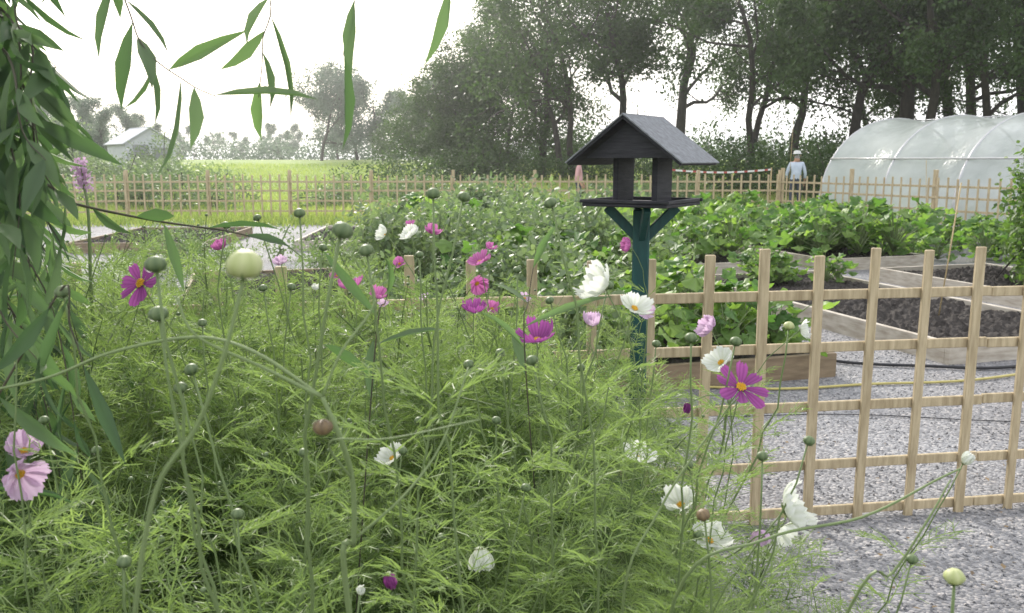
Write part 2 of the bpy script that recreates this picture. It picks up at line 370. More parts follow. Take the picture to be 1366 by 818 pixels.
# ---------------------------------------------------------------- polytunnel
base=np.array([8.25,24.0]); pu=np.array([.9,.436]); pv=np.array([.436,-.9]); RR=2.85; HT=2.62; SP=2.05; NH=7
def hoop(s,k,off=0):
    th=math.pi*(1-s); x=RR*math.cos(th); z=(HT+off)*math.sin(th)**.82; x*= (1+off/RR)
    c=base+pu*(RR+x)+pv*k; return (c[0],c[1],max(z,0))
root=empty('polytunnel')
mb=MB(); NS=28; NK=(NH-1)*6
V=[]; 
for j in range(NK+1):
    f=(j%6)/6; sag=-.12*math.sin(math.pi*f)
    for i in range(NS+1): V.append(hoop(i/NS,j*SP/6,.02+sag+.012*math.sin(i*1.7+j*2.3)*(f>0)))
Q=[(j*(NS+1)+i,j*(NS+1)+i+1,(j+1)*(NS+1)+i+1,(j+1)*(NS+1)+i) for j in range(NK) for i in range(NS)]
mb.add(V,Q); mb.obj('polythene_cover',['poly'],True,root)
mb=MB()
for k in range(NH): tube(mb,[hoop(i/24,k*SP) for i in range(25)],.035,6)
for zz in (.5,): tube(mb,[hoop(zz,k*SP,-.06) for k in range(NH)],.02,5)
tube(mb,[hoop(.17,k*SP,.04) for k in range(NH)],.025,5)
mb.obj('hoops_and_rails',['hoop'],True,root)
for kk,nm in((0.0,'end_wall'),((NH-1)*SP,'end_wall_front')):
    mb=MB(); V=[hoop(i/NS,kk,-.02) for i in range(NS+1)]; c=base+pu*RR+pv*kk; V.append((c[0],c[1],0)); mb.add(V,None,[(i,i+1,NS+1) for i in range(NS)]); mb.obj(nm,['poly'],False,root)

# ---------------------------------------------------------------- shed
def house(name,x,y,rz,w,l,hw,hr,z0=0):
    root=empty(name,(x,y,z0),rz); mb=MB(); box(mb,(0,0,hw/2),(w,l,hw)); 
    for s_ in(-1,1): mb.add([(-w/2,s_*l/2,hw),(w/2,s_*l/2,hw),(0,s_*l/2,hr)],None,[(0,1,2)])
    mb.obj('walls',['shed'],False,root)
    mb=MB(); a=math.atan2(hr-hw,w/2); L=math.hypot(w/2,hr-hw)+.25
    for s_ in(-1,1): box(mb,(s_*(w/4+.06),0,(hw+hr)/2+.02),(L,l+.3,.06),0,rot_axis((0,1,0),s_*a))
    mb.obj('roof',['shedroof'],False,root)
    mb=MB(); box(mb,(-w*.2,-l/2-.01,1),(.8,.03,1.9)); box(mb,(w*.22,-l/2-.01,1.5),(.8,.03,.6)); box(mb,(w/2+.01,0,1.5),(.03,.9,.6)); mb.obj('door_and_window',['glass'],False,root)
house('garden_shed',-20.6,50,math.radians(38),2.6,3.6,2.0,2.8,.35)

# ---------------------------------------------------------------- trees
def tree_mesh(name,seed,HT=12,r0=.3,lean=.15,leaves=14000,lsz=.2,mats=('bark','treeleaf'),crown0=.38,spread=1.0,multi=1,depthmax=3,keepf=.72,clump=.32):
    r=random.Random(seed); R_=np.random.default_rng(seed); mb=MB(); twigs=[]
    def rv(): return np.array([r.gauss(0,1),r.gauss(0,1),r.gauss(0,1)])
    def grow(p,d,L,rad,dep):
        n=8 if dep==0 else 5; pts=[p.copy()]; rr=[rad]
        for i in range(n):
            d=nrm(d+rv()*(.16 if dep==0 else .24)+np.array([0,0,.06 if dep<2 else -.01])); p=p+d*L/n; pts.append(p.copy()); rr.append(rad*(1-.62*(i+1)/n))
        tube(mb,pts,np.array(rr),8 if dep==0 else (5 if dep<2 else 3),0,.5,False)
        if dep>=depthmax:
            twigs.extend(pts[1:]); return
        if dep==depthmax-1: twigs.extend(pts[3:])
        nc={0:r.randint(6,8),1:r.randint(4,6),2:r.randint(3,5)}[dep]
        for c in range(nc):
            t=(crown0+(1-crown0)*(c+r.random())/nc) if dep==0 else (.25+.75*(c+r.random())/nc)
            k=min(int(t*n),n-1); f=t*n-k; q=pts[k]*(1-f)+pts[k+1]*f; rq=rr[k]
            side=nrm(np.cross(d,rv())); 
            dd=nrm(d*(.55 if dep==0 else .75)+side*r.uniform(.75,1.25)*spread+np.array([0,0,.15]))
            grow(q,dd,L*(r.uniform(.42,.6) if dep==0 else r.uniform(.5,.7))*(1.15-.35*t),rq*r.uniform(.45,.62),dep+1)
    for k in range(multi):
        az=r.uniform(0,6.28); l=lean if multi==1 else .35
        grow(np.array([.25*k*math.cos(az),.25*k*math.sin(az),-.2]),nrm(np.array([math.cos(az)*l,math.sin(az)*l,1])),HT*r.uniform(.72,.8),r0*(1 if multi==1 else .75),0)
    tw=np.array(twigs); nt=len(tw)
    cell=np.floor(tw/1.3); hsh=np.abs(np.sin(cell@np.array([12.9898,78.233,37.719]))*43758.5)%1
    tw=tw[hsh<keepf]; per=max(1,leaves//len(tw)); cv=(hsh[hsh<keepf]/keepf)*.6+.4*R_.random(len(tw))
    pos=np.repeat(tw,per,0)+R_.normal(0,clump,(len(tw)*per,3)); n=len(pos)
    var=np.clip(np.repeat(cv,per)*.75+R_.random(n)*.3,0,1)
    d=nrm(R_.normal(size=(n,3))+np.array([0,0,-.3]))
    scatter(mb,DIAM,pos,d,nrm(R_.normal(size=(n,3))+np.array([0,0,.8])),R_.uniform(.7,1.3,n)*lsz,R_.uniform(.5,.8,n)*lsz,1,var)
    return mb.mesh(name,mats)
T=[tree_mesh('tree_a',11,13,.30,.25,16000,.18,crown0=.36),tree_mesh('tree_b',12,12.5,.26,.30,16000,.18,multi=2,crown0=.36),
   tree_mesh('tree_c',13,13.5,.34,.2,18000,.19,crown0=.34),tree_mesh('tree_d',14,12,.26,.5,15000,.18,crown0=.4)]
TB=tree_mesh('tree_bushy',21,8.5,.2,.2,24000,.18,crown0=.10,spread=.9,multi=2,keepf=.9)
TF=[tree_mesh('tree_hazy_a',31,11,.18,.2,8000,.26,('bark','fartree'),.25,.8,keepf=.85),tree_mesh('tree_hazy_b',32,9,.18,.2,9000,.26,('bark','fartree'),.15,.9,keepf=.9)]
def hzs(x,y): return float(hz(np.array(x),np.array(y)))
def put(me,px,y,s=1,rz=None,name='deciduous_tree'):
    x=(px-683)/FPX*y; rz=U(0,6.28) if rz is None else rz
    return link(name,me,None,Matrix.Translation((x,y,hzs(x,y)))@Matrix.Rotation(rz,4,'Z')@Matrix.Scale(s,4))
for i,(px,y,s,k) in enumerate([(722,50,.85,0),(765,42,.9,1),(835,44,.95,3),(905,52,1.0,2),(985,41,.95,1),(1050,50,1.0,0),(1115,38,1.0,3),(1195,35,1.0,2),(1262,43,1,0),(1320,34,.95,1),(1410,36,1.05,2),(1490,33,1,0),
      (1160,54,1.05,1),(1290,52,1.1,2),(1580,36,1,3),(1390,48,1.1,3),(1235,34,.9,3),(1365,40,1.0,0)]): put(T[k],px,y,s)
put(TB,602,48,.80); put(TB,668,50,.92); put(TB,562,60,.62); put(TB,640,46,.6)
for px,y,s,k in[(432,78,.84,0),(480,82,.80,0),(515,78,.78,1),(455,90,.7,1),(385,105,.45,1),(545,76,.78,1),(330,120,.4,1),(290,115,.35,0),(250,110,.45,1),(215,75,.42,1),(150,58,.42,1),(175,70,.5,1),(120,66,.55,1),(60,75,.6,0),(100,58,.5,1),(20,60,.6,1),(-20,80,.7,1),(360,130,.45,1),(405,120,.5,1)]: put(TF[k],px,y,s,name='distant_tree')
def foliage(name,blobs,n,lsz,mat,tmpl=DIAM,asp=.6,stems=None,rootmat='bark',sd=5,hollow=.55):
    R_=np.random.default_rng(sd); mb=MB(); b=np.array(blobs,float); w=b[:,3]*b[:,4]*b[:,5]; w=w**(2/3); w/=w.sum()
    idx=R_.choice(len(b),n,p=w); dd=nrm(R_.normal(size=(n,3))); rr=hollow+(1-hollow)*R_.random(n)**.6; rr*=1+.15*R_.normal(size=n)
    c=b[idx]; pos=c[:,:3]+dd*rr[:,None]*c[:,3:6]
    ok=pos[:,2]>.03; pos=pos[ok]; dd=dd[ok]; n=len(pos)
    q=np.floor(pos/(lsz*4)); cl=np.abs(np.sin(q@np.array([12.9,78.2,37.7]))*43758.5)%1
    scatter(mb,tmpl,pos,nrm(dd*.5+R_.normal(size=(n,3))*.7+[0,0,-.1]),nrm(dd+[0,0,.6]+.5*R_.normal(size=(n,3))),R_.uniform(.6,1.3,n)*lsz,R_.uniform(.7,1.2,n)*lsz*asp,0,np.clip(cl*.6+.4*R_.random(n),0,1))
    for bb in b[:40]:
        for k in range(3): tube(mb,catmull([(bb[0],bb[1],0 if stems is None else stems),bb[:3]+R_.normal(size=3)*.1*bb[3:6],bb[:3]+R_.normal(size=3)*.5*bb[3:6]],3),.012*max(1,bb[5]),4,1)
    return mb.obj(name,[mat,rootmat])
bl=[]
for i in range(46):
    x=8+i*.75+U(-.3,.3); y=33+U(-1.5,2); bl.append((x,y,hzs(x,y)+.7,1.3,1.1,U(1.2,1.9)))
foliage('hedge',bl,42000,.15,'hedge',sd=3)
bl=[]
for i in range(60):
    x=-6+i*.62+U(-.3,.3); y=39+U(-2,2); bl.append((x,y,hzs(x,y)+.4,1.2,1.0,U(.7,1.5)))
foliage('undergrowth',bl,36000,.15,'treeleaf',sd=4)
bl=[]
for i in range(45):
    x=-3+i*1.1+U(-.6,.6); y=58+U(-3,3); bl.append((x,y,hzs(x,y)+.8,1.8,1.5,U(1.0,3.0)))
foliage('woodland_understorey',bl,24000,.26,'treeleaf',sd=5)
bl=[]
for i in range(70):
    x=-60+i*1.6+U(-.5,.5); y=95+U(-4,4); bl.append((x,y,hzs(x,y)+.6,2.2,2,U(.9,2.2)))
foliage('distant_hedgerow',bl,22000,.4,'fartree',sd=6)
bl=[(-19.6+U(-3.5,3.2),44+U(-1.5,2),.6,U(.8,1.5),.9,U(.8,1.5)) for i in range(16)]+[(-18.4,47.5,1.3,.9,.9,1.9),(-24,48,1.5,1.8,1.2,2.4),(-19.6,47,1.0,.9,.8,1.3)]
foliage('garden_shrubs',bl,19000,.16,'bean',sd=17)
bl=[]
for i in range(24):
    bl.append((U(-6,6),U(26.5,31),.3,U(.5,1.1),.5,U(.35,.8)))
foliage('tall_weeds',bl,16000,.12,'bean',sd=8)
bl=[]
for i in range(16): bl.append((U(-13,-8.5),U(25.5,30),.4,U(.5,1.0),.5,U(.5,1.1)))
foliage('tall_weeds',bl,9000,.12,'bean',sd=9)
foliage('laurel_bush',[(6.1,9.9,.9,.55,.6,.95),(6.05,9.6,1.35,.4,.5,.5),(6.6,10.1,.8,.7,.7,1.0),(5.9,9.7,.5,.4,.4,.5)],11000,.075,'laurel',LANCE,.6,sd=10)
n=90000; mb=MB(); yy=22.6+rng.random(n)**1.5*45; xx=(rng.random(n)*1.5-.8)*yy*.75
X0=np.stack([xx,yy,hz(xx,yy)],-1); TRI=(np.array([(-.5,0,0),(.5,0,0),(0,1,-.2)]),None,np.array([(0,1,2)]))
patch=.5+.5*np.sin(xx*.7+np.sin(yy*.5)*2)*np.sin(yy*.9)
scatter(mb,TRI,X0,nrm(np.array([0,0,1.])+.35*randdirs(n)),nrm(randdirs(n)*[1,1,.1]),rng.uniform(.08,.26,n)*(.6+.9*patch),.022+yy*.0006,0,np.clip(patch*.7+.4*rng.random(n),0,1))
mb.obj('meadow_grass',['grass'],False)
n=14000; mb=MB(); xx=rng.uniform(-13,7,n); yy=21.2+rng.normal(0,.6,n); 
scatter(mb,TRI,np.stack([xx,yy,0*xx],-1),nrm(np.array([0,0,1.])+.4*randdirs(n)),nrm(randdirs(n)*[1,1,.1]),rng.uniform(.06,.28,n),.03,0,rng.random(n)); mb.obj('grass_verge',['grass'],False)

# ---------------------------------------------------------------- courgettes
def cleaf():
    V=[(0,.12,0)]; m=18
    for i in range(m+1):
        th=-math.pi/2+ .2 + (2*math.pi-.4)*i/m
        rr=.5*(1+.20*math.cos(5*(th-math.pi/2)))*(1+.08*math.cos(13*th)); V.append((rr*math.cos(th),.5+rr*math.sin(th),-.20*(abs(math.cos(th)))**2+.07*math.cos(5*(th-math.pi/2))))
    for i in range(m+1):
        V.append((V[1+i][0]*.5,(V[1+i][1]-.4)*.5+.4,-.03+.04*math.cos(5*i)))
    T_=[];Q_=[]
    for i in range(m): T_.append((0,m+2+i,m+3+i)); Q_.append((m+2+i,1+i,2+i,m+3+i))
    return np.array(V),np.array(Q_),np.array(T_)
CL=cleaf()
def courgette_mesh(seed,hs=.6,nl=32):
    R_=random.Random(seed); mb=MB()
    for i in range(nl):
        az=R_.uniform(0,6.28); out=R_.uniform(.05,.5); h=hs*R_.uniform(.35,1.12)*(1.1-out*.6); e=np.array([out*math.cos(az),out*math.sin(az),h])
        tube(mb,bez((0,0,.05),(e[0]*.2,e[1]*.2,h*.5),(e[0]*.7,e[1]*.7,h*.95),e,6),[.009,.008,.007,.006,.005,.005],5,1,.8)
        d=np.array([[math.cos(az),math.sin(az),R_.uniform(-.6,.5)]]); s=R_.uniform(.12,.25)
        scatter(mb,CL,e[None]-d*s*.1,d,nrm(np.array([[R_.gauss(0,.5),R_.gauss(0,.5),1.]])),np.array([s]),np.array([s*.95]),0,np.array([R_.random()]))
    return mb.mesh('courgette',['courg','cstem'])
CM=[courgette_mesh(s,h) for s,h in((1,.5),(2,.6),(3,.7),(4,.55),(5,.65))]
def putc(x,y,s=1,z=.12): link('courgette_plant',random.choice(CM),None,Matrix.Translation((x,y,z))@Matrix.Rotation(U(0,6.28),4,'Z')@Matrix.Scale(s,4))
for i in range(4):
    for j in range(9):
        c=A3+ux*(.25+.4*i)+vy*(.35+.42*j); 
        if random.random()<.9: putc(c[0]+U(-.08,.08),c[1]+U(-.08,.08),U(.6,.85) if j<3 else U(.7,1.0))
for k in range(3):
    o=C1+ux*(-2.4+2.5*k)
    for i in range(3):
        for j in range(8):
            c=o+ux*(.3+.55*i)+vy*(.5+.48*j)
            if random.random()<.9: putc(c[0]+U(-.1,.1),c[1]+U(-.1,.1),U(.75,1.1))
for i in range(45): putc(U(.5,7.6),U(16.0,19),U(.8,1.15),0)
for i in range(46):
    y=U(12.8,16.0); putc(U(4.0,8.9),y,U(.6,.95),0)
for i in range(9): c=A1+ux*U(.2,1.5)+vy*U(3.2,3.9); putc(c[0],c[1],U(.4,.6))
bl=[]
for i in range(9):
    for j in range(3):
        x=-1.6+i*.33+U(-.1,.1); y=9.2+j*.8+U(-.2,.2); bl.append((x,y,.45+U(0,.25),.33,.33,U(.35,.62)))
foliage('bean_plants',bl,9500,.085,'bean',LANCE,.55,rootmat='cstem',sd=12,hollow=.3)
bl=[(U(-1.4,1.6),U(5.6,9),.35+U(0,.2),.3,.3,U(.25,.42)) for i in range(24)]
foliage('potato_plants',bl,8500,.07,'bean',LANCE,.7,rootmat='cstem',sd=13,hollow=.3)
bl=[(-3+U(-2.2,1.2),U(11.5,13.5),.2,.35,.35,U(.25,.5)) for i in range(14)]
foliage('herb_plants',bl,4200,.06,'bean',LANCE,.6,rootmat='cstem',sd=14,hollow=.3)
bl=[(U(-1.5,2.5),U(17.5,20.5),.4,.6,.5,U(.4,.75)) for i in range(16)]
foliage('shrubby_plants',bl,7000,.12,'bean',LANCE,.6,rootmat='cstem',sd=15,hollow=.3)

# ---------------------------------------------------------------- cosmos
def leaf_template(seed):
    R_=random.Random(seed); V=[];Q=[]
    def rib(p0,p1,w0,w1):
        d=nrm(p1-p0); s=nrm(np.cross(d,np.array([R_.gauss(0,1),R_.gauss(0,1),R_.gauss(0,1)]))); b=len(V)
        V.extend([p0-s*w0/2,p0+s*w0/2,p1+s*w1/2,p1-s*w1/2]); Q.append((b,b+1,b+2,b+3))
    L=1.0; pts=[np.array([.04*math.sin(t*5+seed),t*L,.10*math.sin(t*2.2)-.18*t*t]) for t in np.linspace(0,1,6)]
    for i in range(5): rib(pts[i],pts[i+1],.022-.002*i,.020-.002*i)
    for k in range(6):
        t=.18+.14*k; i=min(int(t*5),4); f=t*5-i; q=pts[i]*(1-f)+pts[i+1]*f; ln=(.50-.05*k)*R_.uniform(.75,1.25)
        for s_ in(-1,1):
            d=nrm(np.array([s_*R_.uniform(.6,1),R_.uniform(.4,1.0),R_.uniform(-.3,.4)])); e=q+d*ln; e+=np.array([0,.08,-.05])*ln
            mid=q+d*ln*.5+np.array([0,0,.03]); rib(q,mid,.020,.018); rib(mid,e,.018,.007)
            for m_ in range(2):
                for s2 in(-1,1):
                    if R_.random()<.8:
                        b=q+d*ln*(.28+.28*m_); dd=nrm(d+np.array([-s2*d[1],s2*d[0],R_.uniform(-.3,.3)])*.8); rib(b,b+dd*ln*R_.uniform(.3,.6),.015,.006)
    return np.array(V),np.array(Q),None
LT=[leaf_template(i) for i in range(8)]
def bud(mb,p,d,r,mat,sep=None):
    d=nrm(d); s=nrm(np.cross(d,[.3,.5,.77])); u=np.cross(s,d); N=12; prof=[(0,.05),(.10,.5),(.3,.85),(.65,1.03),(1.0,1.0),(1.3,.82),(1.52,.52),(1.62,.25),(1.60,.03)]
    V=[];va=[]
    for i,(t,w) in enumerate(prof):
        for j in range(N):
            a=j/N*2*math.pi; ww=w*(1+.05*math.cos(6*a)); V.append(np.array(p)+d*t*r+(s*math.cos(a)+u*math.sin(a))*ww*r); va.append(.25+.06*i+.22*math.cos(6*a))
    Q=[(i*N+j,i*N+(j+1)%N,(i+1)*N+(j+1)%N,(i+1)*N+j) for i in range(len(prof)-1) for j in range(N)]
    mb.add(V,Q,None,mat,np.clip(va,0,1))
    m=sep if sep is not None else 1
    for j in range(8):
        a=j/8*2*math.pi+.2; o=s*math.cos(a)+u*math.sin(a); t_=s*-math.sin(a)+u*math.cos(a); b=np.array(p)
        mb.add([b+o*r*.2-t_*r*.14-d*r*.05,b+o*r*.2+t_*r*.14-d*r*.05,b+o*r*.85+d*r*.12+t_*r*.10,b+o*r*.85+d*r*.12-t_*r*.10,b+o*r*1.35+d*r*.55],[(0,1,2,3)],[(3,2,4)],m,.4)
def cosmos_mesh(seed,h=1.2):
    R_=random.Random(seed); mb=MB()
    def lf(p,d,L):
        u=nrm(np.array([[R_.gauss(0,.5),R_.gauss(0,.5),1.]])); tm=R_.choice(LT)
        scatter(mb,tm,np.array(p)[None],np.array(d)[None],u,np.array([L]),np.array([L]),0,np.array([min(1,max(0,R_.gauss(.05+.62*p[2]/h,.24)))]))  # leaf tone rises with height: shade of the lower foliage painted in
    def shoot(p,d,L,r0,dep):
        n=max(4,int(L/.075)); pts=[np.array(p,float)]; ds=[]
        for i in range(n):
            d=nrm(d+np.array([R_.gauss(0,.07),R_.gauss(0,.07),R_.gauss(.03,.05)])); ds.append(d); pts.append(pts[-1]+d*L/n)
        tube(mb,pts,np.linspace(r0,r0*.45,n+1),5 if dep==0 else 4,1,R_.uniform(.3,.8),False)
        ph=R_.uniform(0,3.1)
        for i in range(1,n):
            a=ph+i*math.pi/2; s=nrm(np.cross(ds[i],np.array([math.cos(a),math.sin(a),.2]))); 
            bare=(dep==2 and i>n*.6)
            for sg in(-1,1):
                out=nrm(ds[i]*.55+s*sg); 
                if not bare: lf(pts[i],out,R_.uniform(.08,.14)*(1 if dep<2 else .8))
                if dep==0 and i>=2 and R_.random()<.62: shoot(pts[i],nrm(ds[i]*.9+s*sg*.75),R_.uniform(.28,.48)*(1.15-.5*i/n),r0*.5,1)
                if dep==1 and R_.random()<.28: shoot(pts[i],nrm(ds[i]*.9+s*sg*.6),R_.uniform(.14,.28),r0*.6,2)
        if dep>=1 and R_.random()<.3: bud(mb,pts[-1],ds[-1],R_.uniform(.003,.0055),2)
    shoot((0,0,0),np.array([R_.gauss(0,.08),R_.gauss(0,.08),1]),h*.93,.005,0)
    return mb.mesh('cosmos_variant',['cos','cstem','budG'])
CV=[cosmos_mesh(100+i,1.15) for i in range(7)]
def plant(x,y,h,lean=(0,0)):
    me=random.choice(CV); s=h/1.15
    o=link('cosmos_plant',me,None); o.location=(x,y,0); o.scale=(max(s,.75)*U(.9,1.1),)*2+(s,); o.rotation_euler=(-lean[1]+U(-.06,.06),lean[0]+U(-.06,.06),U(0,6.28)) 
    return o
def topz(x,y):
    s=np.interp(y,[.8,1.1,1.5,2.0,2.6,3.2],[.94,1.03,1.13,1.19,1.2,1.18]); r=x/y
    if r<-.35: s+=.06*min(1,(-r-.35)*6)
    if r>-.02: s-=.06
    return min(s,1.53-y*np.interp(r,[-.6,-.3,-.15,0,.06,.16],[.07,.10,.15,.175,.20,.30]))
y=.95
while y<3.25:
    x=-.66*y-.15
    while x<.16*y+ (.05 if y<2.4 else 0):
        xx=x+U(-.07,.07); yy_=y+U(-.07,.07)
        plant(xx,yy_,topz(xx,yy_)*U(.86,1.04)); x+=.215
    y+=.21
for x,y,h in[(.42,1.9,.75),(.38,1.6,.68),(.50,2.2,.72),(.44,2.5,.7),(.5,2.8,.7),(.35,1.35,.62),(.48,1.75,.55),(.36,1.2,.5),(.52,1.5,.42),(.45,1.3,.40)]: plant(x,y,h,(.25,0))
PROF=[(0,.10),(.14,.30),(.32,.62),(.52,.88),(.72,1.0),(.88,.97),(1.0,.74)]
def flower(px,py,dpx,col,nv,cup=.15,wide=1.0,dist=None,npet=8,base=None):
    R_=random.Random(int(px*7+py)); real=.074; d=dist or real*FPX/dpx; rad=dpx*d/FPX/2; p=P(px,py,d); nv=nrm(np.array(nv,float)); mb=MB()
    s=nrm(np.cross(nv,[.2,.35,.9])); u=np.cross(nv,s)
    for k in range(npet):
        a=k/npet*2*math.pi+R_.uniform(-.12,.12); o=s*math.cos(a)+u*math.sin(a); t_=-s*math.sin(a)+u*math.cos(a)
        cp=cup+R_.uniform(-.18,.18); L=rad*R_.uniform(.84,1.08); Wm=rad*.40*wide*R_.uniform(.82,1.1); tw=R_.uniform(-.3,.3)
        V=[];va=[]
        for (t,w) in PROF:
            for sj in(-1,-.66,-.33,0,.33,.66,1):
                tt=t
                if t==1.0: tt=1.0-.03+.035*math.cos(sj*3*math.pi)-(.03 if abs(sj)==1 else 0)
                ang=cp*(t**.8)*1.5; rr=rad*.09+L*(tt)*math.cos(min(ang,1.5)); zz=L*tt*math.sin(ang)
                zz+=rad*(.03*math.cos(sj*math.pi*3)*t+.07*(sj*sj)*t)+tw*sj*w*Wm
                V.append(p+o*rr+t_*sj*w*Wm+nv*zz); va.append(min(1,max(0,.15+.7*t+.25*math.cos(sj*9.42))))
        Q=[(i*7+j,i*7+j+1,(i+1)*7+j+1,(i+1)*7+j) for i in range(6) for j in range(6)]
        mb.add(V,Q,None,0,va)
    for k in range(34):
        a=k*2.4; r_=rad*.19*math.sqrt(k/34); c=p+(s*math.cos(a)+u*math.sin(a))*r_+nv*rad*(.06-.04*(k/34)**2); q=rad*.032
        mb.add([c+s*q,c+u*q,c-s*q,c-u*q,c+nv*rad*.11],None,[(0,1,4),(1,2,4),(2,3,4),(3,0,4)],1,.5)
    for k in range(8):
        a=k/8*6.283; o=s*math.cos(a)+u*math.sin(a); t_=-s*math.sin(a)+u*math.cos(a); w=rad*.07
        mb.add([p-nv*rad*.12,p+o*rad*.14-t_*w-nv*rad*.05,p+o*rad*.30-nv*rad*.03,p+o*rad*.14+t_*w-nv*rad*.05],[(0,1,2,3)],None,2,.4)
    stem(mb,p-nv*rad*.04,-nv,base,R_,2)
    mb.obj('cosmos_flower',[col,'yel','cstem','cos'])
def stem(mb,p,dback,base,R_,mi,r0=.0010,leaves=True):
    if base is None: base=(p[0]-.12*np.sign(p[0]-.0)*(1 if p[0]>.1 else .3)+R_.uniform(-.12,.12)-(.0 if p[0]<.35 else (p[0]-.35)*.6), p[1]+R_.uniform(-.03,.18),0)
    b=np.array(base,float); h=p[2]; 
    pts=bez(b,b+np.array([0,0,h*.55]),p+nrm(dback+np.array([0,0,-.9]))*h*.28,p,22)
    pts[1:-2]+=np.array([[R_.gauss(0,.003),R_.gauss(0,.003),0] for _ in range(19)])
    tube(mb,pts,np.linspace(r0*2.0,r0,22),5,mi,.6,True)
    for k in(7,9,11,13,15,17):
        if leaves:
            for sg in(-1,1):
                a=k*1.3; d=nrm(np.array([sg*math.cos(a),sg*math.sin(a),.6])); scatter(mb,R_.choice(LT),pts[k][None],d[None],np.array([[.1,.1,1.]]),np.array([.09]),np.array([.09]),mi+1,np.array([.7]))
F=flower
F(188,378,66,'pM',(-.35,-.70,.45),.12,.66)
F(26,632,68,'pP',(.7,-.55,-.2),.4,1.0,dist=.95); F(32,602,56,'pP',(.3,-.4,.85),.5,1.1,dist=.97)
F(640,350,36,'pK',(-.3,-.4,.85),.3,.9,dist=1.9); F(636,378,32,'pK',(.4,-.6,-.3),.4,.9,dist=1.95)
F(578,312,28,'pK',(.2,-.2,.95),.4,.9,dist=2.4); F(840,327,28,'pK',(-.8,-.4,.2),.6,.9,dist=2.6)
F(716,455,66,'pM',(-.15,-.15,1),.42,.58); F(789,434,40,'pP',(.1,-.1,1),.6,.8)
F(806,384,72,'pW',(-.85,-.20,.5),.45,1.0,npet=7); F(846,412,50,'pW',(.35,-.40,.8),.35,1.1,dist=1.12)
F(948,438,38,'pP',(-.8,-.3,.5),.5,1.1,dist=1.5); F(962,484,46,'pW',(-.6,-.35,.75),.4,1.1,dist=1.45); F(988,517,72,'pM',(.15,-.55,.82),.1,.60)
F(1068,440,32,'pW',(.85,-.35,.1),.5,.8,dist=1.9)
F(1048,680,84,'pW',(.85,-.3,.45),.45,1.0,npet=8); F(1042,706,46,'pW',(.5,-.5,-.3),.5,1.1,dist=1.1); F(946,722,58,'pW',(.3,-.3,.9),.3,1.1,dist=1.3,npet=8); F(908,674,56,'pW',(-.3,-.25,.9),.4,1.0,dist=1.35); F(1010,708,38,'pP',(.3,-.2,-.9),.8,1.0,dist=1.3)
F(640,732,56,'pW',(.15,-.3,-.9),.8,.9,dist=1.1,npet=7); F(517,766,44,'pM',(.3,.1,-.95),1.1,.7,dist=1.05,npet=6)
F(524,612,46,'pW',(-.3,-.3,.85),.35,1.0,dist=1.55); F(850,612,50,'pW',(.2,-.3,.9),.4,1.0,dist=1.6)
F(470,384,42,'pK',(-.2,-.15,.95),.4,.7,dist=1.6); F(503,397,32,'pK',(.3,-.2,.9),.5,.7,dist=1.7); F(375,352,26,'pP',(-.2,-.3,.9),.5,.9,dist=1.9)
F(296,332,28,'pK',(-.3,-.2,.7),.6,.9,dist=1.7); F(548,315,32,'pW',(-.5,-.3,.8),.4,.9,dist=2.0); F(515,312,30,'pW',(-.9,-.2,.4),.6,.8,dist=2.0,npet=6)
F(632,416,42,'pM',(.1,-.2,.98),.5,.7,dist=1.8); F(420,386,16,'pW',(.3,-.4,.8),.8,1,dist=1.9); F(918,538,26,'pD',(-.2,-.1,-.9),1.1,.8,dist=1.5)
F(1285,618,32,'pW',(.5,-.2,.8),1.15,1,dist=1.25,npet=6); F(480,792,26,'pW',(.3,-.3,.9),1.2,1,dist=.9,npet=6)
for (x_,y_,s_,c_,d_) in [(450,368,22,'pK',2.2),(533,352,20,'pK',2.3),(656,412,24,'pK',2.0),(700,398,18,'pP',2.2),(566,398,18,'pP',2.1),(655,332,20,'pK',2.4),(512,408,18,'pP',1.9),(864,418,24,'pP',1.3),(548,300,16,'pK',2.7)]:
    F(x_,y_,s_,c_,(U(-.5,.5),U(-.7,-.1),.6),U(.3,.6),.8,dist=d_)
def B(px,py,dpx,mat='budG',d=None,up=(0,0,1),base=None,r=.0055):
    R_=random.Random(int(px*3+py)); d=d or max(.42,min(1.6,r*2.1*FPX/dpx)); rad=dpx*d/FPX/2.1; p=P(px,py+dpx*.4,d); up=nrm(np.array(up,float)); mb=MB()
    bud(mb,p,up,rad,0,2); 
    if base is None and p[1]<.85: base=(p[0]+U(-.12,.08),p[1]+U(.15,.45),0)
    stem(mb,p,-up,base,R_,2,r0=max(.0008,rad*.17),leaves=d>.75); mb.obj('cosmos_bud',[mat,'cstem','cstem','cos'])
